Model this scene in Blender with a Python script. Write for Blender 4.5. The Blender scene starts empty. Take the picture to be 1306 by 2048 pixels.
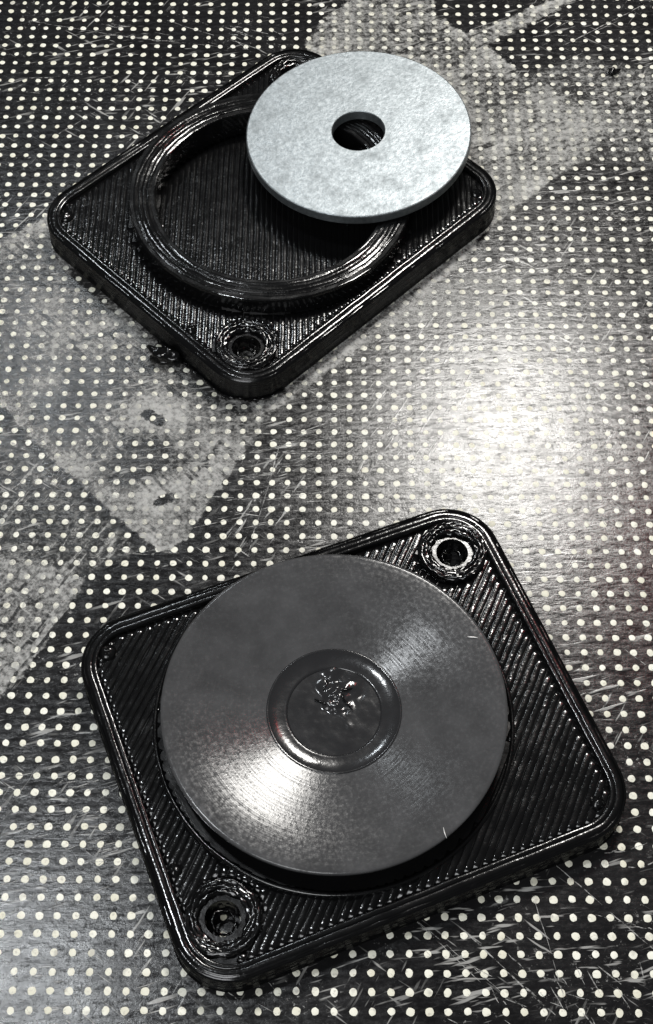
import bpy, bmesh, math, random
from mathutils import Vector, Matrix, noise as mnoise

# ---------------------------------------------------------------- units
# Lengths below are written in "pitches" (spacing of the bed's dots, 1.85 mm); S turns them into metres.
S = 0.00185
PI = math.pi
R = math.radians
rnd = random.Random(11)
scn = bpy.context.scene
col = scn.collection

# ---------------------------------------------------------------- camera
PHI, ROLL, DIST = R(58.32665), R(-0.67055), 92.7976
right = Vector((1, 0, 0)); up = Vector((0, math.sin(PHI), math.cos(PHI))); fwd = Vector((0, math.cos(PHI), -math.sin(PHI)))
cr, sr = math.cos(ROLL), math.sin(ROLL)
r2 = right * cr - up * sr
u2 = right * sr + up * cr
cam_d = bpy.data.cameras.new('camera'); cam = bpy.data.objects.new('camera', cam_d); col.objects.link(cam)
m = Matrix((r2, u2, -fwd)).transposed().to_4x4()
m.translation = Vector((0, -DIST * math.cos(PHI), DIST * math.sin(PHI))) * S
cam.matrix_world = m
cam_d.sensor_fit = 'VERTICAL'; cam_d.sensor_height = 36.0; cam_d.sensor_width = 36.0
cam_d.lens = 36.0 * 2919.70 / 2048.0
cam_d.clip_start = 0.005; cam_d.clip_end = 20
scn.camera = cam

# ---------------------------------------------------------------- world and lamps
w = bpy.data.worlds.new('World'); scn.world = w; w.use_nodes = True
bg = w.node_tree.nodes['Background']
bg.inputs[0].default_value = (0.93, 0.97, 1.0, 1); bg.inputs[1].default_value = 0.05

def area(name, loc, target, sx, sy, power, color, shape='RECTANGLE'):
    d = bpy.data.lights.new(name, 'AREA'); d.shape = shape; d.size = sx * S
    if shape in ('RECTANGLE', 'ELLIPSE'): d.size_y = sy * S
    d.energy = power; d.color = color
    o = bpy.data.objects.new(name, d); col.objects.link(o)
    o.location = Vector(loc) * S
    o.rotation_euler = (Vector(target) - Vector(loc)).to_track_quat('-Z', 'Y').to_euler()
    return o
area('desk_lamp_light', (46.5, 172, 246), (5, 5, 0), 46, 46, 2.1, (1.0, 0.975, 0.93), 'DISK')
area('ceiling_light', (-120, 330, 420), (0, 5, 0), 46, 16, 0.75, (0.88, 0.95, 1.0))
area('overhead_light', (-96, 62, 384), (0, 0, 0), 26, 18, 1.35, (0.93, 0.97, 1.0))
area('red_reflection_light', (86, 140, 246), (0, 0, 0), 16, 14, 0.045, (1.0, 0.03, 0.03))  # added lamp, stands in for an unseen red object mirrored in the dish
area('room_light', (-90, -260, 300), (0, 8, 0), 200, 200, 3.2, (0.97, 0.99, 1.0))

vs = scn.view_settings
vs.view_transform = 'Standard'; vs.look = 'None'; vs.gamma = 1; vs.exposure = 0.0
vs.use_curve_mapping = False

# ---------------------------------------------------------------- node helpers
class N:
    def __init__(s, name):
        s.m = bpy.data.materials.new(name); s.m.use_nodes = True
        s.t = s.m.node_tree; s.t.nodes.clear()
        s.out = s.t.nodes.new('ShaderNodeOutputMaterial')
    def n(s, typ, ins=None, **props):
        k = s.t.nodes.new(typ)
        for a, b in props.items(): setattr(k, a, b)
        for a, b in (ins or {}).items(): s.set(k, a, b)
        return k
    def set(s, k, a, b):
        i = k.inputs[a]
        if hasattr(b, 'links') or isinstance(b, bpy.types.NodeSocket): s.t.links.new(b, i)
        else: i.default_value = b
    def math(s, op, a, b=0.0, c=None, clamp=False):
        k = s.t.nodes.new('ShaderNodeMath'); k.operation = op; k.use_clamp = clamp
        s.set(k, 0, a); s.set(k, 1, b)
        if c is not None: s.set(k, 2, c)
        return k.outputs[0]
    def ramp(s, x, a, b, lo=0.0, hi=1.0):
        k = s.n('ShaderNodeMapRange', {0: x, 1: a, 2: b, 3: lo, 4: hi}); return k.outputs[0]
    def mixc(s, f, a, b):
        k = s.n('ShaderNodeMix', data_type='RGBA'); s.set(k, 0, f); s.set(k, 6, a); s.set(k, 7, b); return k.outputs[2]
    def coords(s, rot=0.0, scale=(1, 1, 1)):
        # object space in pitches
        tc = s.n('ShaderNodeTexCoord')
        mp = s.n('ShaderNodeMapping', {0: tc.outputs['Object'], 2: (0, 0, -rot), 3: tuple(S / v for v in scale)}, vector_type='TEXTURE')
        return mp.outputs[0]
    def noise(s, vec, scale, detail=3, rough=.55, out=0, dist=0.0):
        k = s.n('ShaderNodeTexNoise', {'Vector': vec, 'Scale': scale, 'Detail': detail, 'Roughness': rough, 'Distortion': dist}); return k.outputs[out]
    def bsdf(s, **ins):
        k = s.n('ShaderNodeBsdfPrincipled')
        for a, b in ins.items(): s.set(k, a.replace('_', ' '), b)
        return k
    def done(s, sh):
        s.t.links.new(sh, s.out.inputs[0]); return s.m
    def bump(s, h, strength, dist, normal=None):
        ins = {'Strength': strength, 'Distance': dist * S, 'Height': h}
        if normal is not None: ins['Normal'] = normal
        return s.n('ShaderNodeBump', ins).outputs[0]

def streaks(g, angle, length, freq, lo, hi, mask_scale=None, mlo=.5, mhi=.6):
    """thin lines running along `angle`: noise stretched `length` times"""
    v = g.coords(-angle, (1.0 / length, 1.0, 1.0))
    x = g.ramp(g.noise(v, freq, 2, .6), lo, hi)
    if mask_scale:
        x = g.math('MULTIPLY', x, g.ramp(g.noise(g.coords(angle * 1.7), mask_scale, 2), mlo, mhi))
    return x

# ---------------------------------------------------------------- materials
def mat_bed():
    g = N('dark coated glass')
    v = g.coords()
    big = g.noise(v, .11, 3)
    base = g.mixc(g.ramp(big, .35, .65), (.006, .0058, .0063, 1), (.013, .0127, .0133, 1))
    # scuffs rubbed through the coating
    a = streaks(g, R(18), 9, 2.8, .61, .66, .16, .49, .60)
    b = streaks(g, R(60), 9, 3.0, .62, .67, .12, .53, .62)
    c = streaks(g, R(4), 7, 3.2, .61, .67, .10, .50, .60)
    d = streaks(g, R(-35), 10, 3.0, .64, .69, .14, .53, .62)
    sc = g.math('MAXIMUM', g.math('MAXIMUM', a, b), g.math('MAXIMUM', c, d))
    speck = g.ramp(g.noise(v, 3.0, 4, .75), .60, .67)
    speck = g.math('MULTIPLY', speck, g.ramp(g.noise(v, .22, 2), .48, .66))
    sc = g.math('MAXIMUM', sc, g.math('MULTIPLY', speck, 1.0), clamp=True)
    colr = g.mixc(g.math('MULTIPLY', sc, .8), base, (.36, .355, .34, 1))
    h1 = g.noise(g.coords(-R(3), (.30, 1, 1)), 3.0, 4, .7)
    h2 = g.noise(v, 4.5, 3, .7)
    h = g.math('ADD', g.math('MULTIPLY', h1, .7), g.math('MULTIPLY', h2, .35))
    h = g.math('ADD', h, g.math('MULTIPLY', sc, .25))
    bp = g.bump(h, .13, .12)
    grain = g.math('ADD', g.math('MULTIPLY', g.ramp(h1, .36, .64), .65), g.math('MULTIPLY', g.ramp(h2, .36, .64), .35))
    rough = g.math('ADD', g.ramp(g.noise(v, .5, 3), .3, .7, .12, .18), g.math('MULTIPLY', grain, .12))
    p = g.bsdf(Base_Color=colr, Roughness=rough, Normal=bp)
    g.set(p, 'Specular IOR Level', g.ramp(grain, .1, .9, .07, .47))
    return g.done(p.outputs[0])

def mat_dot():
    g = N('cream dot')
    oi = g.n('ShaderNodeObjectInfo')
    v = g.n('ShaderNodeNewGeometry').outputs['Position']
    nz = g.n('ShaderNodeTexNoise', {'Vector': v, 'Scale': 0.45 / S, 'Detail': 2.0}).outputs[0]
    c = g.mixc(g.ramp(nz, .35, .65), (.66, .64, .52, 1), (.80, .79, .70, 1))
    nz2 = g.n('ShaderNodeTexNoise', {'Vector': v, 'Scale': 5.0 / S, 'Detail': 2.0}).outputs[0]
    c = g.mixc(g.ramp(nz2, .56, .72, 0, .6), c, (.36, .34, .29, 1))
    nz3 = g.n('ShaderNodeTexNoise', {'Vector': v, 'Scale': 1.1 / S, 'Detail': 3.0}).outputs[0]
    c = g.mixc(g.ramp(nz3, .60, .70, 0, .55), c, (.30, .29, .26, 1))
    p = g.bsdf(Base_Color=c, Roughness=.5)
    return g.done(p.outputs[0])

def mat_film(name, alpha, ang, length, gap, var, edge=.35, soft=.10, stripes=0.0, tint=(.46, .455, .435, 1)):
    """thin residue of old prints; `sd` is the distance inward from the ragged outline"""
    g = N(name)
    v = g.coords()
    sd = g.n('ShaderNodeAttribute', attribute_name='sd').outputs['Fac']
    n1 = g.noise(v, 1.3, 4, .65)
    edgeshape = g.math('ADD', sd, g.math('MULTIPLY', g.math('SUBTRACT', n1, .5), 1.5))
    inside = g.ramp(edgeshape, -.10, soft)
    band = g.ramp(edgeshape, .3, 2.2, edge, 0)
    big = g.ramp(g.noise(v, .22, 3, .6), .36, .66, -var, var)
    fine = g.ramp(g.noise(v, 2.8, 4, .75), .36, .64, -.34, .34)
    s1 = streaks(g, ang, length, 2.4, .54, .64, .18, .40, .58)
    s2 = streaks(g, ang + R(92), length, 1.8, .58, .70, .25, .46, .6)
    gaps = g.math('MULTIPLY', g.math('MAXIMUM', s1, g.math('MULTIPLY', s2, .8)), gap)
    a = g.math('ADD', g.math('ADD', g.math('ADD', big, alpha), fine), band)
    a = g.math('SUBTRACT', a, gaps)
    a = g.math('MULTIPLY', g.math('MAXIMUM', g.math('MINIMUM', a, .93), .03), inside, clamp=True)
    bp = g.bump(g.math('ADD', n1, g.math('MULTIPLY', s1, -.3)), .25, .10)
    if stripes:          # cream bands smeared along the rows of dots
        sx = g.n('ShaderNodeSeparateXYZ', {0: v}).outputs[0]
        w_ = g.math('SINE', g.math('MULTIPLY', sx, 2 * PI), 0)
        tint = g.mixc(g.ramp(w_, -.6, .9, 0, stripes), tint, (.60, .59, .53, 1))
    p = g.bsdf(Base_Color=tint, Roughness=.42, Normal=bp)
    p.inputs['Specular IOR Level'].default_value = .2
    tr = g.n('ShaderNodeBsdfTransparent')
    mx = g.n('ShaderNodeMixShader', {0: a, 1: tr.outputs[0], 2: p.outputs[0]})
    return g.done(mx.outputs[0])

def mat_black(name, rough=.22, bumpscale=3.0, bstr=.35, base=.0035):
    g = N(name)
    v = g.coords()
    n1 = g.noise(v, bumpscale, 3, .6)
    n2 = g.noise(v, bumpscale * 3.5, 2, .5)
    bp = g.bump(g.math('ADD', n1, g.math('MULTIPLY', n2, .3)), bstr, .08)
    rg = g.ramp(g.noise(v, .9, 3), .3, .7, rough * .75, rough * 1.35)
    p = g.bsdf(Base_Color=(base, base, base * 1.06, 1), Roughness=rg, Normal=bp)
    return g.done(p.outputs[0])

def mat_dish():
    g = N('matte black plastic with circular lines')
    v = g.coords()
    sep = g.n('ShaderNodeSeparateXYZ', {0: v})
    rr = g.math('SQRT', g.math('ADD', g.math('MULTIPLY', sep.outputs[0], sep.outputs[0]), g.math('MULTIPLY', sep.outputs[1], sep.outputs[1])))
    cv = g.n('ShaderNodeCombineXYZ', {0: rr})
    rings = g.n('ShaderNodeTexNoise', {'Vector': cv.outputs[0], 'Scale': 6.0, 'Detail': 2.0}).outputs[0]
    fine = g.noise(v, 4.5, 3, .65)
    big = g.noise(v, .45, 3, .6)
    h = g.math('ADD', g.math('MULTIPLY', rings, .8), g.math('MULTIPLY', fine, .6))
    bp = g.bump(h, .13, .05)
    tan = g.n('ShaderNodeTangent', direction_type='RADIAL', axis='Z')
    c = g.mixc(g.ramp(big, .3, .7), (.042, .042, .0432, 1), (.066, .066, .068, 1))
    rg = g.ramp(fine, .3, .7, .11, .25)
    p = g.bsdf(Base_Color=c, Roughness=rg, Normal=bp, Tangent=tan.outputs[0], Anisotropic=.6, Anisotropic_Rotation=.25)
    g.set(p, 'Specular IOR Level', g.ramp(g.math('ADD', g.math('MULTIPLY', fine, .6), g.math('MULTIPLY', rings, .4)), .38, .62, .10, .44))
    return g.done(p.outputs[0])

def mat_zinc():
    g = N('galvanised steel')
    v = g.coords()
    vo = g.n('ShaderNodeTexVoronoi', {'Vector': v, 'Scale': 2.2}); 
    n1 = g.noise(v, .55, 6, .70)
    n2 = g.noise(v, 3.0, 3, .7)
    c = g.mixc(g.ramp(n2, .35, .65), (.20, .222, .232, 1), (.315, .342, .356, 1))
    c = g.mixc(g.ramp(n1, .47, .70, 0, .7), c, (.14, .157, .163, 1))
    rg = g.ramp(n1, .3, .7, .34, .52)
    bp = g.bump(g.math('ADD', g.math('MULTIPLY', n1, .6), g.math('MULTIPLY', n2, .5)), .5, .06)
    p = g.bsdf(Base_Color=c, Roughness=rg, Metallic=.85, Normal=bp)
    return g.done(p.outputs[0])

def mat_plain(name, c, rough=.5):
    g = N(name)
    v = g.coords()
    nz = g.ramp(g.noise(v, 6, 2), .3, .7, .75, 1.1)
    cc = g.n('ShaderNodeMix', {0: 1.0}, data_type='RGBA', blend_type='MULTIPLY')
    g.set(cc, 6, (*c, 1)); 
    cmb = g.n('ShaderNodeCombineColor', {0: nz, 1: nz, 2: nz}); g.set(cc, 7, cmb.outputs[0])
    p = g.bsdf(Base_Color=cc.outputs[2], Roughness=rough)
    return g.done(p.outputs[0])

def mat_scratch():
    g = N('pale broken scratch')
    v = g.coords()
    a = g.ramp(g.noise(v, 2.4, 3, .7), .40, .60, .0, .85)
    p = g.bsdf(Base_Color=(.40, .395, .38, 1), Roughness=.5)
    mx = g.n('ShaderNodeMixShader', {0: a, 1: g.n('ShaderNodeBsdfTransparent').outputs[0], 2: p.outputs[0]})
    return g.done(mx.outputs[0])
M = dict(bed=mat_bed(), dot=mat_dot(), black=mat_black('glossy black printed plastic', .14, 1.8, .20),
         wall=mat_black('black printed side wall', .17, 1.6, .10),
         infill=mat_black('rough black infill plastic', .13, 2.2, .20),
         hub=mat_black('smooth dark hub plastic', .14, 1.5, .12, .020), dish=mat_dish(), zinc=mat_zinc(), scratch=mat_scratch(),
         white=mat_plain('white fibre', (.75, .74, .72), .5))

# ---------------------------------------------------------------- mesh helpers
def mk(name, verts, faces, mat, parent=None, smooth=True, loc=None):
    me = bpy.data.meshes.new(name)
    me.from_pydata([tuple(c * S for c in v) for v in verts], [], faces)
    me.materials.append(mat)
    if smooth: me.polygons.foreach_set('use_smooth', [True] * len(me.polygons))
    bm = bmesh.new(); bm.from_mesh(me); bmesh.ops.recalc_face_normals(bm, faces=bm.faces); bm.to_mesh(me); bm.free()
    me.update()
    return link(name, me, parent, loc)
def link(name, me, parent=None, loc=None):
    o = bpy.data.objects.new(name, me); col.objects.link(o)
    if parent: o.parent = parent
    if loc: o.location = Vector(loc) * S
    return o
def tag(o, label=None, cat=None, group=None, kind=None):
    for k, v in (('label', label), ('category', cat), ('group', group), ('kind', kind)):
        if v: o[k] = v
    return o
def empty(name, loc, rz=0):
    o = bpy.data.objects.new(name, None); col.objects.link(o); o.empty_display_size = S
    o.location = Vector(loc) * S; o.rotation_euler = (0, 0, rz)
    return o

def lathe(profile, seg=96, closed=False, jitter=0, seed=0, center=(0, 0)):
    """profile: (r, z) points; revolved about z"""
    V, F = [], []
    n = len(profile)
    rr = random.Random(seed)
    for i in range(seg):
        a = 2 * PI * i / seg
        for k, (r, z) in enumerate(profile):
            dz = jitter * mnoise.noise(Vector((math.cos(a) * 6 + seed, math.sin(a) * 6, k * 3.1)))
            r += 1.3 * jitter * mnoise.noise(Vector((math.cos(a) * 5, math.sin(a) * 5 + seed, k * .4)))
            V.append((center[0] + r * math.cos(a), center[1] + r * math.sin(a), z + dz))
    for i in range(seg):
        j = (i + 1) % seg
        for k in range(n if closed else n - 1):
            k2 = (k + 1) % n
            F.append((i * n + k, j * n + k, j * n + k2, i * n + k2))
    return V, F

def round_rect(hx, hy, r, step=.6, arc=10):
    """closed outline, counter-clockwise, with outward normals"""
    P = []
    cs = [(hx - r, -hy + r, -PI / 2), (hx - r, hy - r, 0), (-hx + r, hy - r, PI / 2), (-hx + r, -hy + r, PI)]
    for q in range(4):
        cx, cy, a0 = cs[q]
        for i in range(arc + 1):
            a = a0 + PI / 2 * i / arc
            P.append((cx + r * math.cos(a), cy + r * math.sin(a), math.cos(a), math.sin(a)))
        nx = cs[(q + 1) % 4]
        a1 = a0 + PI / 2
        p0 = (cx + r * math.cos(a1), cy + r * math.sin(a1)); p1 = (nx[0] + r * math.cos(nx[2]), nx[1] + r * math.sin(nx[2]))
        L = math.hypot(p1[0] - p0[0], p1[1] - p0[1]); k = max(1, int(L / step))
        for i in range(1, k):
            P.append((p0[0] + (p1[0] - p0[0]) * i / k, p0[1] + (p1[1] - p0[1]) * i / k, math.cos(a1), math.sin(a1)))
    return P

def sweep(path, profile, wob=0, seed=0, closed_profile=False):
    """profile: (inward offset, z)"""
    V, F = [], []
    n = len(profile)
    for i, (x, y, nx, ny) in enumerate(path):
        for k, (o, z) in enumerate(profile):
            w_ = wob * mnoise.noise(Vector((x * .9 + seed * 7.3, y * .9, z * 6)))
            V.append((x - nx * (o + w_), y - ny * (o + w_), z + w_ * .5))
    m_ = len(path)
    for i in range(m_):
        j = (i + 1) % m_
        for k in range(n if closed_profile else n - 1):
            k2 = (k + 1) % n
            F.append((i * n + k, j * n + k, j * n + k2, i * n + k2))
    return V, F

BEAD = [(-.5, -.35), (-.46, .35), (-.26, .82), (0, 1), (.26, .82), (.46, .35), (.5, -.35)]
def bead_profile(off, z, wd, ht):
    return [(off + a * wd, z + b * ht) for a, b in BEAD]

def line_bead(p0, p1, z, wd, ht, seed=0, wob=.25, step=.55, ends=1.0):
    """one extruded line of plastic with uneven height"""
    dx, dy = p1[0] - p0[0], p1[1] - p0[1]; L = math.hypot(dx, dy); tx, ty = dx / L, dy / L; nx, ny = -ty, tx
    k = max(2, int(L / step)); V, F = [], []; n = len(BEAD)
    for i in range(k + 1):
        s = i / k; x, y = p0[0] + dx * s, p0[1] + dy * s
        f1 = 1 + wob * mnoise.noise(Vector((x * 1.9 + seed * 3.7, y * 1.9, seed))) * 1.6
        f2 = .12 * mnoise.noise(Vector((x * .8, y * .8, seed * 2.2))) * wd
        e = .5 if i in (0, k) else (ends if i in (1, k - 1) else 1)
        for a, b in BEAD:
            V.append((x + nx * (a * wd * (.9 + .1 * f1) + f2), y + ny * (a * wd * (.9 + .1 * f1) + f2), z + b * ht * f1 * e))
    for i in range(k):
        for q in range(n - 1):
            F.append((i * n + q, (i + 1) * n + q, (i + 1) * n + q + 1, i * n + q + 1))
    F.append(tuple(range(n))); F.append(tuple(k * n + q for q in range(n)))
    return V, F

def tube(pts, rad, seg=6):
    V, F = [], []
    n = len(pts)
    for i, p in enumerate(pts):
        p = Vector(p); d = (Vector(pts[min(i + 1, n - 1)]) - Vector(pts[max(i - 1, 0)])).normalized()
        a = d.orthogonal().normalized(); b = d.cross(a)
        rr = rad * (.35 if i in (0, n - 1) else 1)
        for k in range(seg):
            t = 2 * PI * k / seg; V.append(tuple(p + a * rr * math.cos(t) + b * rr * math.sin(t)))
    for i in range(n - 1):
        for k in range(seg):
            k2 = (k + 1) % seg; F.append((i * seg + k, i * seg + k2, (i + 1) * seg + k2, (i + 1) * seg + k))
    F.append(tuple(range(seg))); F.append(tuple((n - 1) * seg + k for k in range(seg)))
    return V, F

def slab(name, outline, holes, z0, z1, mat, parent):
    """flat solid with round holes, from a filled 2D curve"""
    cu = bpy.data.curves.new(name, 'CURVE'); cu.dimensions = '2D'; cu.fill_mode = 'BOTH'; cu.extrude = (z1 - z0) / 2 * S
    def spl(pts):
        s = cu.splines.new('POLY'); s.points.add(len(pts) - 1); s.use_cyclic_u = True
        for q, p in zip(s.points, pts): q.co = (p[0] * S, p[1] * S, 0, 1)
    spl(outline)
    for (x, y, r, k) in holes:
        spl([(x + r * math.cos(2 * PI * i / k), y + r * math.sin(2 * PI * i / k)) for i in range(k)])
    tmp = bpy.data.objects.new('tmp', cu); col.objects.link(tmp)
    dg = bpy.context.evaluated_depsgraph_get()
    me = bpy.data.meshes.new_from_object(tmp.evaluated_get(dg))
    bpy.data.objects.remove(tmp); bpy.data.curves.remove(cu)
    me.name = name; me.transform(Matrix.Translation((0, 0, (z0 + z1) / 2 * S)))
    me.materials.clear(); me.materials.append(mat)
    return link(name, me, parent)

# ---------------------------------------------------------------- the bed
BX0, BX1, BY0, BY1 = -48, 48, -52, 78
bed = empty('print_bed', (0, 0, 0)); 
tag(bed, 'dark coated glass print bed covered in a grid of cream dots', 'print bed', kind='structure')
mk('glass_plate', [(x, y, z) for z in (-2.2, 0) for x, y in ((BX0, BY0), (BX1, BY0), (BX1, BY1), (BX0, BY1))],
   [(0, 1, 2, 3), (4, 5, 6, 7), (0, 1, 5, 4), (1, 2, 6, 5), (2, 3, 7, 6), (3, 0, 4, 7)], M['bed'], bed, smooth=False)

YAW = R(0.41741); cy_, sy_ = math.cos(YAW), math.sin(YAW)
def dot_mesh(seed, R0):
    q = random.Random(seed); k = 12; ph = q.uniform(0, 9); V = [(0, 0, .020)]
    ex = q.uniform(.93, 1.05); ey = q.uniform(.97, 1.12)
    for ring, (f, z) in enumerate(((.72, .018), (1, .004))):
        for i in range(k):
            a = 2 * PI * i / k
            rr = R0 * f * (1 + .20 * mnoise.noise(Vector((math.cos(a) * 1.3 + seed * 5, math.sin(a) * 1.3, ph))) + .02 * q.uniform(-1, 1))
            V.append((rr * ex * math.cos(a), rr * ey * math.sin(a), z))
    F = [(0, 1 + i, 1 + (i + 1) % k) for i in range(k)] + [(1 + i, 1 + k + i, 1 + k + (i + 1) % k, 1 + (i + 1) % k) for i in range(k)]
    return V, F
protos = [dot_mesh(s,   .212 * (1 + .11 * random.Random(s).uniform(-1, 1))) for s in range(14)]
pm = []
for k, (V, F) in enumerate(protos):
    me = bpy.data.meshes.new('dot'); me.from_pydata([tuple(c * S for c in v) for v in V], [], F); me.materials.append(M['dot'])
    me.polygons.foreach_set('use_smooth', [True] * len(me.polygons)); pm.append(me)

cams = Vector((0, -DIST * math.cos(PHI), DIST * math.sin(PHI)))
def to_px(p):
    d = Vector(p) - cams; z = d.dot(fwd); return 653 + 2919.7 * d.dot(r2) / z, 1024 - 2919.7 * d.dot(u2) / z, z
PLATES = [((1.33, -15.33), R(22.4)), ((-4.05, 24.75), R(45.4))]
HX, HY, RC, HT, FL = 13.2, 11.33, 3.2, 2.0, 1.66
def under_plate(x, y):
    for (cx, cy), a in PLATES:
        t = (x - cx) * math.cos(a) + (y - cy) * math.sin(a); n = -(x - cx) * math.sin(a) + (y - cy) * math.cos(a)
        if abs(t) < HX - 1.2 and abs(n) < HY - 1.2 and not (abs(t) > 8.8 and abs(n) > 6.4): return True
    return False
spots = []
for i in range(-46, 47):
    for j in range(-50, 76):
        gx, gy = i + .49, j + .19
        x, y = cy_ * gx - sy_ * gy, sy_ * gx + cy_ * gy
        if not (BX0 + 1 < x < BX1 - 1 and BY0 + 1 < y < BY1 - 1) or under_plate(x, y): continue
        px, py, z = to_px((x, y, 0))
        vis = -4 < px < 1310 and -4 < py < 2052
        spots.append((x, y, vis, z))
vis = sorted([s for s in spots if s[2]], key=lambda s: s[3])
def covered(s):
    # hidden by the lower plate or its dish
    (cx, cy), a = PLATES[0]; t = (s[0] - cx) * math.cos(a) + (s[1] - cy) * math.sin(a); n = -(s[0] - cx) * math.sin(a) + (s[1] - cy) * math.cos(a)
    return abs(t) < HX and abs(n) < HY
near = [s for s in vis if not covered(s)][:300]
nearset = set((s[0], s[1]) for s in near)
for s in near:
    o = link('dot', pm[rnd.randrange(14)], bed, (s[0] + rnd.gauss(0, .012), s[1] + rnd.gauss(0, .012), 0))
    o.rotation_euler.z = rnd.gauss(0, .25)
V, F = [], []
for s in spots:
    if (s[0], s[1]) in nearset: continue
    pv, pf = protos[rnd.randrange(14)]; b = len(V); sc_ = rnd.uniform(.90, 1.04); a = rnd.gauss(0, .25); ca, sa = math.cos(a), math.sin(a)
    ox, oy = s[0] + rnd.gauss(0, .012), s[1] + rnd.gauss(0, .012)
    V += [(ox + sc_ * (x * ca - y * sa), oy + sc_ * (x * sa + y * ca), z) for x, y, z in pv]; F += [tuple(q + b for q in f) for f in pf]
tag(mk('dot_field', V, F, M['dot'], bed), kind='stuff')

# ---- residue films (outlines are bed coordinates)
def film(name, poly, mat, z, cell=.5, holes=()):
    xs = [p[0] for p in poly]; ys = [p[1] for p in poly]
    x0, x1, y0, y1 = min(xs) - 1.5, max(xs) + 1.5, min(ys) - 1.5, max(ys) + 1.5
    nx, ny = int((x1 - x0) / cell) + 1, int((y1 - y0) / cell) + 1
    def sdist(x, y):
        best = 1e9; ins = False; n = len(poly)
        for i in range(n):
            ax, ay = poly[i]; bx, by = poly[(i + 1) % n]
            dx, dy = bx - ax, by - ay; t = max(0, min(1, ((x - ax) * dx + (y - ay) * dy) / (dx * dx + dy * dy + 1e-9)))
            best = min(best, math.hypot(x - ax - t * dx, y - ay - t * dy))
            if (ay > y) != (by > y) and x < (bx - ax) * (y - ay) / (by - ay) + ax: ins = not ins
        sd = best if ins else -best
        for hx, hy, ax, ay, an in holes:
            u = abs((x - hx) * math.cos(an) + (y - hy) * math.sin(an)) - ax; v = abs(-(x - hx) * math.sin(an) + (y - hy) * math.cos(an)) - ay
            sd = min(sd, max(u, v) if max(u, v) < 0 or min(u, v) < 0 else math.hypot(u, v))
        return sd
    idx = {}; V = []; sds = []; F = []
    G = [[sdist(x0 + i * cell, y0 + j * cell) for j in range(ny + 1)] for i in range(nx + 1)]
    def vid(i, j):
        if (i, j) not in idx:
            idx[(i, j)] = len(V); V.append((x0 + i * cell, y0 + j * cell, z)); sds.append(G[i][j])
        return idx[(i, j)]
    for i in range(nx):
        for j in range(ny):
            q = [(i, j), (i + 1, j), (i + 1, j + 1), (i, j + 1)]
            if max(G[a][b] for a, b in q) > -.9: F.append(tuple(vid(a, b) for a, b in q))
    o = mk(name, V, F, mat, bed, smooth=False)
    at = o.data.attributes.new('sd', 'FLOAT', 'POINT'); at.data.foreach_set('value', sds)
    return o
FP1 = [(-24.1, 10.5), (-21.0, 7.3), (-17.3, 3.3), (-12.7, -1.1), (-10.7, -2.9), (-9.6, -3.1), (-8.6, -1.5), (-6.3, 2.7), (-3.8, 7.5), (-1.2, 10.0), (4.9, 15.7), (10.8, 22.6), (1.4, 31.9), (-10.1, 37.1), (-20.3, 25.0), (-23.6, 22.6), (-25.5, 20.7)]
FP2 = [(-22.1, -4.2), (-19.4, -3.4), (-15.2, -4.8), (-15.0, -5.3), (-15.8, -7.6), (-17.6, -11.0), (-19.1, -13.1), (-20.6, -14.9)]
FP3 = [(-23.8, 8.4), (-21.6, 6.8), (-11.3, -2.9), (-14.3, -4.8), (-21.8, -5.9)]
FP4 = [(-2.1, 43.7), (-0.6, 46.7), (1.6, 48.8), (2.0, 51.3), (8.0, 51.4), (8.3, 47.1), (10.7, 44.9), (18.5, 49.4), (20.7, 51.6), (21.4, 50.4), (18.8, 48.4), (12.3, 43.7), (14.6, 40.7), (14.7, 40.3), (17.6, 38.4), (20.3, 37.1), (21.2, 34.1), (18.9, 31.1), (16.5, 29.2), (13.3, 25.8), (9.8, 22.4), (5.2, 17.8), (1.5, 19.2), (1.4, 31.9)]
FP5 = [(5.2, 17.8), (9.7, 20.1), (12.3, 19.6), (12.5, 16.2), (10.8, 15.4), (7.4, 15.6), (3.1, 14.2), (0.8, 12.6), (-1.2, 10.0), (-3.2, 8.7), (-1.9, 13.0), (1.5, 19.2)]
FP6 = [(14.7, 40.3), (19.6, 42.6), (26.1, 41.0), (24.9, 30.3), (20.1, 30.7), (16.7, 30.6)]
f_ = film('residue_film', FP1, mat_film('hazy residue', .20, R(-44), 7, .50, .30, .36, .08, 0, (.40, .395, .38, 1)), .034, .25,
     [(-11.42, 7.19, .85, .36, R(-38)), (-10.3, .7, .9, .35, R(20)), (-7.6, 4.1, .12, 1.4, R(-32)), (-15.9, 13.9, 1.7, .2, R(20))])
f_['label'] = 'hazy square film of old plastic around and below the pocket plate'
f_ = film('residue_film', FP2, mat_film('streaky residue', .30, R(58), 9, .70, .15, .15, .10, 0, (.44, .435, .42, 1)), .036)
f_['label'] = 'streaky pale film running off the bed\'s left side'
f_ = film('residue_film', FP3, mat_film('faint streaks', .04, R(58), 9, -.50, .04, 0, .6), .030)
f_['label'] = 'faint slanting streaks between two films'
f_ = film('residue_film', FP4, mat_film('thick grey residue', .36, R(30), 6, .45, .26, .12, .16, .6), .038, .3)
f_['label'] = 'thick grey film behind and beside the washer'
f_ = film('residue_film', FP5, mat_film('thin smooth residue', .26, R(4), 6, .15, .15, .05, .5), .032)
f_['label'] = 'thin smooth film along the pocket plate\'s long edge'
f_ = film('residue_film', FP6, mat_film('worn residue', .24, R(25), 5, .40, .22, 0, .9), .040)
f_['label'] = 'worn speckled film beyond the black chip'

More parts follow.
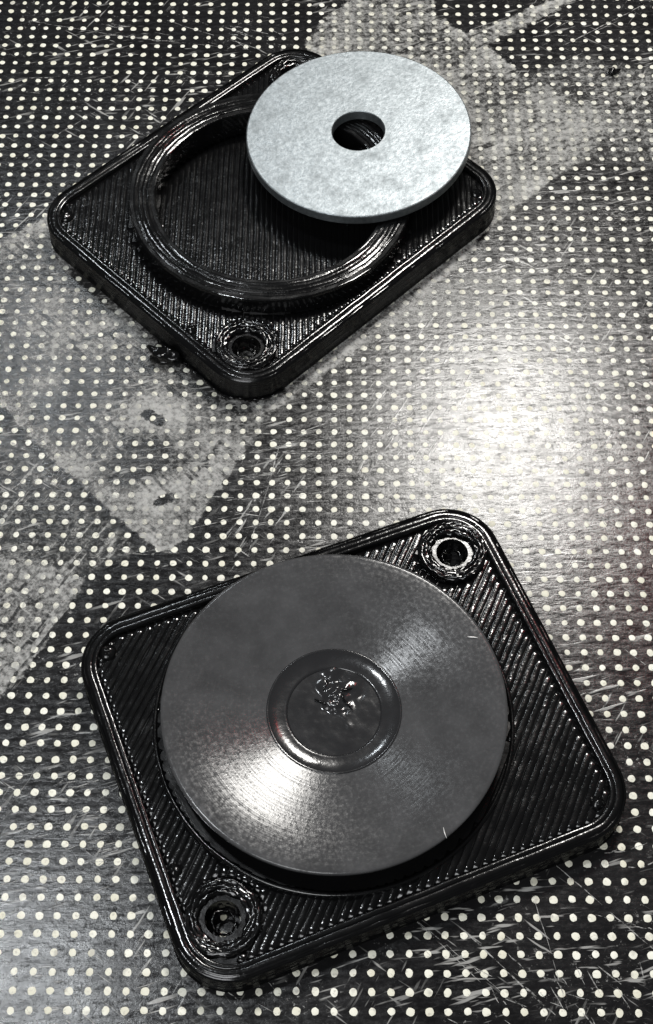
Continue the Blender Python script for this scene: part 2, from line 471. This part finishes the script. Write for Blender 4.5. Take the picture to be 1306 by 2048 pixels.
# ---- scratches
def ribbon(V, F, pts, wd, z):
    b = len(V); n = len(pts)
    for i, p in enumerate(pts):
        q0, q1 = pts[max(i - 1, 0)], pts[min(i + 1, n - 1)]; dx, dy = q1[0] - q0[0], q1[1] - q0[1]; L = math.hypot(dx, dy) or 1
        e = wd * (.15 + .85 * math.sin(PI * (i + .35) / (n - .3))) / 2
        V.append((p[0] - dy / L * e, p[1] + dx / L * e, z)); V.append((p[0] + dy / L * e, p[1] - dx / L * e, z))
    for i in range(n - 1): F.append((b + 2 * i, b + 2 * i + 1, b + 2 * i + 3, b + 2 * i + 2))
V, F = [], []
LONG = [ ((-24.4, 45.86), (-16.04, 44.06), 0.09, 0),
((-16.04, 44.06), (-6.47, 42.77), 0.07, 0.02),
((-20.64, 33.16), (-18.04, 35.61), 0.06, 0),
((-3.09, 5.11), (-4.9, -3.22), 0.07, 0.01),
((-13.41, 46.17), (-5.68, 42.79), 0.06, 0),
((4.79, -25.67), (8.44, -29.22), 0.06, 0),
((4.79, -25.67), (9.73, -29.85), 0.05, 0.02),
((11.53, -24.49), (13.18, -31.29), 0.05, 0),
((12.88, -22.79), (17.81, -27.4), 0.07, 0.03),
((7.62, -26.45), (12.3, -30.85), 0.1, 0.02),
((14.86, -25.55), (17.93, -26.33), 0.06, 0),
((15.45, -15.34), (15.53, -17.79), 0.05, 0),
((-9.51, -23.34), (-8.44, -22.76), 0.06, 0),
((18.05, -9.51), (19.59, -10.81), 0.06, 0),
((13.5, -1.15), (14.6, -3.32), 0.06, 0.05),
((6.74, 6.04), (11.65, 5.51), 0.06, 0),
((11.07, 0.68), (12.53, 3.76), 0.05, 0.02),
((8.16, 19.34), (12.13, 21.02), 0.05, 0),
((15.84, 23.2), (23.16, 22.37), 0.05, 0),
((18.76, 19.5), (21.68, 20.47), 0.05, 0),
((-9.12, 7.42), (-5.44, 6.67), 0.06, 0.05),
((-8.91, -1.46), (-4.85, -0.29), 0.06, 0),
((-5.67, 4.28), (-1.79, 5.32), 0.08, 0),
((-5.92, 2.34), (-1.75, 3.17), 0.06, 0),
((-5.85, 0.82), (-0.11, 1.47), 0.06, 0),
((-7.05, -0.69), (-2.97, 0.48), 0.05, 0),
((11.01, 45.41), (18.89, 49.14), 0.08, 0),
((18.48, 43.78), (26.05, 49.26), 0.1, 0),
((14.13, 30.6), (19.62, 33.82), 0.07, 0),
((15.61, 25.13), (23.68, 27.22), 0.06, 0),
((-22.7, 15.27), (-19.7, 16.2), 0.06, 0),
((-1.2, 9.59), (1.48, 10.05), 0.07, 0),
((12.35, -4.42), (13.61, -4.05), 0.05, 0),
((2.13, -0.57), (7.91, 1.58), 0.05, 0),
((-18.44, -18.21), (-15.39, -17.42), 0.06, 0),
((-17.66, -24.28), (-15.55, -23.55), 0.06, 0) ]
CLUSTERS = [ (-23.3, 38.0, 1.8, 40, 25, 1.3), (-17.3, 44.9, 2.1, 35, -15, 1.5), (-7.7, 45.1, 1.8, 35, -20, 1.4), (-19.3, 15.3, 2.1, 40, 20, 1.6), (-1.8, 4.7, 2.1, 70, 10, 1.9), (-3.6, 1.6, 1.8, 50, 12, 2.2), (3.5, 6.8, 2.4, 60, 30, 1.3), (-13.5, -19.6, 1.8, 60, 20, 1.2), (-12.1, -22.0, 1.2, 40, 15, 0.9), (-17.9, 2.6, 2.7, 90, 52, 1.6), (9.5, -29.9, 3.0, 60, -40, 1.3), (14.8, -28.8, 1.8, 25, -60, 1.4), (-2.2, -28.4, 2.1, 30, -35, 0.9), (20.3, 25.2, 2.1, 80, 5, 1.4), (20.5, 34.9, 1.8, 60, 25, 1.1), (11.2, 3.0, 4.8, 120, 3, 1.6), (15.9, 0.7, 2.7, 60, -40, 1.1), (-15.2, -31.2, 1.5, 30, -40, 1.0), (-12.5, -3.3, 1.2, 35, 10, 0.9), (16.8, -21.9, 1.2, 25, 20, 1.0), (18.5, 12.4, 2.4, 60, 10, 1.2), (-0.5, 6.3, 1.8, 60, 8, 1.6), (17.4, 45.5, 2.1, 45, 28, 1.6) ]
def scratch(p0, p1, wd, bend=0.0, k=7, z=.026):
    dx, dy = p1[0] - p0[0], p1[1] - p0[1]; L = math.hypot(dx, dy)
    pts = []
    for i in range(k):
        s = i / (k - 1); b = bend * L * 4 * s * (1 - s) + .012 * rnd.gauss(0, 1)
        pts.append((p0[0] + dx * s - dy / L * b, p0[1] + dy * s + dx / L * b))
    ribbon(V, F, pts, wd, z)
for a, b, wd, bend in LONG:
    s0 = 0.0                      # a scratch skips where the tool jumped
    while s0 < 1:
        s1 = min(1.0, s0 + rnd.uniform(.12, .5))
        q = lambda s: (a[0] + (b[0] - a[0]) * s + rnd.gauss(0, .03), a[1] + (b[1] - a[1]) * s + rnd.gauss(0, .03))
        scratch(q(s0), q(s1), wd * rnd.uniform(.5, 1.15), 0, 6)
        s0 = s1 + rnd.choice((-.03, .02, .06))
for cx, cy, rad, cnt, ang, ln in CLUSTERS:
    for _ in range(int(cnt * .4)):
        x, y = cx + rnd.gauss(0, rad), cy + rnd.gauss(0, rad * .6); a = R(ang) + rnd.gauss(0, .22); l = ln * rnd.uniform(.2, 1.3)
        scratch((x, y), (x + l * math.cos(a), y + l * math.sin(a)), rnd.uniform(.025, .075), 0, 5)
tag(mk('scratches', V, F, M['scratch'], bed, smooth=False), kind='stuff')

# ---------------------------------------------------------------- printed plates
def clip_segments(line_pts, inside, step):
    segs = []; cur = None
    for i, p in enumerate(line_pts):
        if inside(p):
            if cur is None: cur = p
            last = p
        elif cur is not None:
            segs.append((cur, last)); cur = None
    if cur is not None: segs.append((cur, last))
    return [s for s in segs if math.hypot(s[0][0] - s[1][0], s[0][1] - s[1][1]) > .5]
def hatch(inside, spacing, ang, ext=20):
    ca, sa = math.cos(ang), math.sin(ang); out = []
    k = int(ext / spacing)
    for i in range(-k, k + 1):
        o = i * spacing; pts = [(-sa * o + ca * s * .1, ca * o + sa * s * .1) for s in range(-int(ext * 10), int(ext * 10))]
        out += clip_segments(pts, inside, .1)
    return out
def in_rr(p, hx, hy, r):
    x, y = abs(p[0]), abs(p[1])
    if x > hx or y > hy: return False
    if x > hx - r and y > hy - r: return math.hypot(x - hx + r, y - hy + r) < r
    return True

def make_plate(name, ctr, ang, holes, circ_c, circ_r, pocket, label):
    t = empty(name, (ctr[0], ctr[1], 0), ang)
    tag(t, label, 'printed plate', 'black printed plates on the bed')
    path = round_rect(HX, HY, RC)
    inner = [(x - nx * .12, y - ny * .12) for x, y, nx, ny in path]
    hl = [(x, y, .98, 28) for x, y in holes]
    if pocket:
        slab('floor', inner, hl + [(circ_c[0], circ_c[1], circ_r - 1.0, 72)], 0.02, FL, M['wall'], t)
        slab('pocket_floor', [(circ_c[0] + (circ_r - .95) * math.cos(2 * PI * i / 72), circ_c[1] + (circ_r - .95) * math.sin(2 * PI * i / 72)) for i in range(72)], [], 0.03, 1.0, M['wall'], t)
    else:
        slab('floor', inner, hl, 0.02, FL, M['wall'], t)
    # layered outer wall
    prof = []
    nl = 16; lh = (HT - .10) / nl
    for k in range(nl):
        z = k * lh; e = .012 * random.Random(k * 3 + len(name)).uniform(-1, 1) - (.05 if k == 0 else 0)
        prof += [(.055 + e, z + .002), (.012 + e, z + lh * .3), (.012 + e, z + lh * .7)]
    prof += [(.10, HT - .10), (.16, HT - .06)]
    V, F = sweep(path, prof, .02, 3)
    mk('side_wall', V, F, M['wall'], t)
    # rim: core and the extruded lines on top
    V, F = sweep(path, [(.05, FL - .2), (.05, HT - .09), (.93, HT - .09), (.97, FL - .2)], 0, 1)
    rim = mk('rim', V, F, M['wall'], t)
    for k in range(3):
        V, F = sweep(path, bead_profile((.20, .48, .80)[k], HT - (.14, .06, .055)[k], (.26, .36, .30)[k], (.05, .035, .05)[k]), .035, k + 5)
        mk('perimeter_bead', V, F, M['black'], rim)
    # bosses round the screw holes
    for (x, y) in holes:
        z = HT + .02
        V, F = lathe([(2.08, FL - .1), (2.08, z - .1), (2.0, z - .03), (1.62, z - .03), (1.50, z - .10), (1.28, z - .42), (1.02, z - .62), (.97, z - .9), (.97, .02)], 56, jitter=.16, seed=int(x * 7 + 40), center=(x, y))
        bo = mk('screw_boss', V, F, M['black'], t)
        for q, rr in enumerate((1.92, 1.66, 1.42)):
            V, F = lathe(bead_profile(rr, z - (.06, .03, .14)[q], .28, .11), 48, jitter=.13, seed=q + int(y * 3 + 60), center=(x, y))
            mk('ring_bead', V, F, M['black'], bo)
        # loose strings of plastic in the hole
        for q in range(4):
            rr = random.Random(q + int(x * 11)); pts = []
            a = rr.uniform(0, 6)
            for i in range(9):
                a += rr.uniform(.2, .9); pts.append((x + .62 * math.cos(a), y + .62 * math.sin(a), .35 + q * .2 + .07 * i * rr.uniform(.3, 1)))
            V, F = tube(pts, .07); mk('plastic_string', V, F, M['black'], bo)
    # hatched top skin
    def ins(p):
        return in_rr(p, HX - .88, HY - .88, RC - .7) and math.hypot(p[0] - circ_c[0], p[1] - circ_c[1]) > circ_r + .06 and all(math.hypot(p[0] - x, p[1] - y) > 2.1 for x, y in holes)
    fl = [c for c in t.children if c.name.startswith('floor')][0]
    for k, (a, b) in enumerate(hatch(ins, .40, R(45))):
        V, F = line_bead(a, b, FL + .012, .40, .032, k, .5, .5, rnd.choice((1.0, 1.0, 1.2, 1.9)))
        mk('infill_bead', V, F, M['infill'], fl)
    if pocket:
        pf = [c for c in t.children if c.name.startswith('pocket_floor')][0]
        for k, (a, b) in enumerate(hatch(lambda p: math.hypot(p[0] - circ_c[0], p[1] - circ_c[1]) < circ_r - 1.85, .40, R(45))):
            V, F = line_bead(a, b, 1.01, .40, .03, k + 300, .22, .9)
            mk('infill_bead', V, F, M['infill'], pf)
    # small blobs where the rim line starts and stops
    for (x, y, s) in ((-HX + 1.9, HY - 1.9, .55), (HX - 2.1, -HY + 1.9, .45), (-HX + 1.35, -4.4, .42)):
        V, F = lathe([(0.01, FL + .30), (s * .5, FL + .27), (s * .9, FL + .14), (s, FL - .02)], 14, jitter=.12, seed=int(x * 5 + 90), center=(x, y))
        mk('plastic_blob', V, F, M['infill'], t)
    return t

def loc2(ctr, ang, p):
    dx, dy = p[0] - ctr[0], p[1] - ctr[1]
    return (dx * math.cos(ang) + dy * math.sin(ang), -dx * math.sin(ang) + dy * math.cos(ang))

# lower plate with the dish
(c0, a0), (c1, a1) = PLATES
DC = (0.56, -14.90)
dloc = loc2(c0, a0, DC)
low = make_plate('printed_plate', c0, a0, [loc2(c0, a0, (7.72, -3.85)), loc2(c0, a0, (-5.25, -26.45))], dloc, 9.95, False,
                 'black printed plate carrying a shallow round dish, nothing metal on it')
ZD = 3.65
dish_prof = [(8.9, ZD - .50), (9.60, ZD - .42), (9.72, ZD - .36), (9.74, ZD - .08), (9.69, ZD - .02), (9.55, ZD), (9.40, ZD - .02)]
nst = 24
def dish_z(r):
    # straight cone from the hub, easing flat towards the lip
    u = min(max(9.40 - r, 0.0), 5.58); k = 2.1
    return ZD - .02 - (.163 * u - .163 * .62 * (min(u, k) - min(u, k) ** 2 / (2 * k)))
for k in range(nst + 1):
    s = k / nst; r = 9.40 - s * (9.40 - 3.82); z = dish_z(r)
    dish_prof.append((r, z))
zh = dish_z(3.82)
V, F = lathe([(r, z) for r, z in dish_prof] , 160, center=(0, 0))
dish = mk('dish', V, F, M['dish'], low, loc=(dloc[0], dloc[1], 0))
V, F = lathe([(3.84, zh - .3), (3.84, zh + .02), (3.78, zh + .04), (3.70, zh + .01), (3.62, zh - .03), (3.2, zh - .09), (2.85, zh - .14), (2.76, zh - .135), (2.68, zh - .16), (2.62, zh - .24), (2.60, zh - .5)], 96)
hub = mk('hub', V, F, M['hub'], dish)
V, F = lathe([(8.95, FL - .05), (8.95, ZD - .47)], 120)
mk('dish_base', V, F, M['wall'], dish)
# bottom of the hub and the mess of strings left on it
V, F = [(0, 0, zh - .22)], []
ca_, sa_ = math.cos(-a0), math.sin(-a0)
def turn(x, y): return (x * ca_ - y * sa_, x * sa_ + y * ca_)      # bed axes -> plate axes
mx_, my_ = turn(.35, 1.15)
for q in range(1, 25):
    for i in range(80):
        a = 2 * PI * i / 80; r = 2.64 * q / 24; x, y = r * math.cos(a), r * math.sin(a)
        wx, wy = x * ca_ + y * sa_, -x * sa_ + y * ca_             # back to bed axes
        ml = max(0, min(1, 1.45 - math.hypot((wx - .3) / 1.05, (wy - 1.35) / 1.25) + .9 * mnoise.noise(Vector((x, y, 3)))))
        V.append((x, y, zh - .22 + ml * (.10 + .30 * mnoise.noise(Vector((wx * 1.3 + 7.7, wy * 1.2 + 2.1, 9.5))) + .13 * mnoise.noise(Vector((wx * 3.6, wy * 4.1, 22.5)))) + .012 * mnoise.noise(Vector((x * 3, y * 3, 1)))))
for i in range(80): F.append((0, 1 + i, 1 + (i + 1) % 80))
for q in range(23):
    for i in range(80):
        j = (i + 1) % 80; F.append((1 + q * 80 + i, 1 + (q + 1) * 80 + i, 1 + (q + 1) * 80 + j, 1 + q * 80 + j))
mk('hub_floor', V, F, M['hub'], dish)
for q in range(4):
    rr = random.Random(q * 5 + 2); x = -.9 + q * .45 + rr.uniform(-.3, .3); y0 = rr.uniform(.2, 1.3); pts = []
    for i in range(rr.randrange(4, 8)): pts.append((*turn(x + .13 * math.sin(i + q) + i * (.04, -.16, .2, .1)[q], y0 + i * (.26, .12, .1, -.2)[q]), zh - .10 + .06 * math.sin(i * 1.3 + q * 2)))
    V, F = tube(pts, .06); mk('plastic_string', V, F, M['black'], dish)
V, F = lathe(bead_profile(10.22, FL + .06, .28, .10), 120, jitter=.02, center=(0, 0))
mk('ring_bead', V, F, M['black'], dish)

# upper plate with the pocket ring
RC_ = (-4.25, 24.75); rl = loc2(c1, a1, RC_)
RO, RI, ZR = 10.0, 8.15, 3.15
upp = make_plate('printed_plate', c1, a1, [loc2(c1, a1, (-5.5, 11.85)), (10.2, 8.05)], rl, RO, True,
                 'black printed plate with a raised ring and open pocket, partly under the steel washer')
V, F = lathe([(RO + .05, FL - .1), (RO + .02, ZR - .35), (RO - .08, ZR - .12), (RI + .1, ZR - .16), (RI, ZR - .3), (RI, 1.0)], 40)
ring = mk('pocket_ring', V, F, M['wall'], upp, False, (rl[0], rl[1], 0))
for k in range(6):
    rr = RI + .16 + k * .305
    V, F = lathe(bead_profile(rr, ZR - .10 - (.10, .02, .0, .0, .01, .08)[k], .31, .04), 40, jitter=.02, seed=k + 9)
    mk('ring_bead', V, F, M['black'], ring, False)

# ---------------------------------------------------------------- washer
nrm = Vector((-.047, -.031, 1)).normalized()
WR, WH, WT, ZC = 8.105, 1.88, .80, 4.08
prof = [(WH + .07, 0), (WR - .10, 0), (WR - .03, -.03), (WR, -.10), (WR + .01, -WT + .14), (WR - .05, -WT + .02), (WR - .15, -WT), (WH + .05, -WT), (WH, -WT + .05), (WH, -.12), (WH + .02, -.04)]
V, F = lathe(prof, 128, closed=True)
wsh = mk('washer', V, F, M['zinc'])
wsh.rotation_euler = nrm.to_track_quat('Z', 'Y').to_euler()
wsh.location = Vector((1.966, 29.73, ZC)) * S
tag(wsh, 'wide zinc plated steel washer lying tilted on the raised ring', 'washer')
for p in wsh.data.polygons: pass
mod = wsh.modifiers.new('edge', 'EDGE_SPLIT'); mod.split_angle = R(18)

# ---------------------------------------------------------------- crumbs and fibres
def crumb(name, loc, size, seed, label, cat, mat, flat=.5, rz=0):
    V, F = [], []
    bm = bmesh.new(); bmesh.ops.create_icosphere(bm, subdivisions=3, radius=1)
    for v in bm.verts:
        p = v.co.copy(); f = 1 + .55 * mnoise.noise(p * 1.6 + Vector((seed, 0, 0))) + .25 * mnoise.noise(p * 4 + Vector((0, seed, 0)))
        v.co = Vector((p.x * size[0] * f, p.y * size[1] * f, max(0.0, (p.z * .5 + .42) * flat * f)))
    V = [tuple(v.co) for v in bm.verts]; F = [tuple(v.index for v in f.verts) for f in bm.faces]; bm.free()
    o = mk(name, V, F, mat, None, True, loc); o.rotation_euler.z = rz
    return tag(o, label, cat)
crumb('plastic_crumb', (-11.05, 12.0, .01), (1.25, .55), 3.1, 'jagged black plastic crumb lying beside the open pocket plate', 'plastic crumb', M['infill'], .95, R(-12))
crumb('plastic_chip', (22.0, 40.6, .04), (.50, .32), 8.4, 'tiny black plastic chip on the grey residue beyond the washer', 'plastic chip', M['infill'], .35, R(30))
def fibre(name, pts, rad, label, mat):
    V, F = tube(pts, rad, 5); return tag(mk(name, V, F, mat), label, 'fibre')
def on_dish(x, y): 
    return dish_z(math.hypot(x - DC[0], y - DC[1]))
fibre('white_fibre', [(x, y, on_dish(x, y) + .05) for x, y in ((8.2, -10.58), (8.4, -10.60), (8.6, -10.62), (8.8, -10.66))], .045, 'short white fibre near the edge of the dish, beside a screw hole', M['white'])
fibre('pale_fibre', [(x, y, on_dish(x, y) + .05) for x, y in ((6.45, -22.0), (6.5, -22.3), (6.6, -22.6))], .035, 'tiny pale fibre standing at the dish edge toward the long rim', M['white'])
# ragged first layer squeezed out along the plate edge
for k in range(7):
    rr = random.Random(k + 40); pts = []
    x = -13.15 - .05 + .02 * k; y = -9.5 + k * .75
    for i in range(6): pts.append((-HX - .12 + rr.uniform(-.10, .06), -HY + 2.0 + k * .95 + i * .24, .08 + rr.uniform(0, .08)))
    V, F = tube(pts, .10); mk('squeezed_edge', V, F, M['infill'], upp)
for k in range(5):
    rr = random.Random(k + 70); a = PI + R(12) + k * R(15); pts = []
    for i in range(5):
        b = a + i * R(4.5); q = 3.2 + .10 + rr.uniform(-.04, .08); pts.append((-HX + 3.2 + q * math.cos(b), -HY + 3.2 + q * math.sin(b), .08 + rr.uniform(0, .1)))
    V, F = tube(pts, .09); mk('squeezed_edge', V, F, M['black'], upp)
scn.render.engine = 'CYCLES'
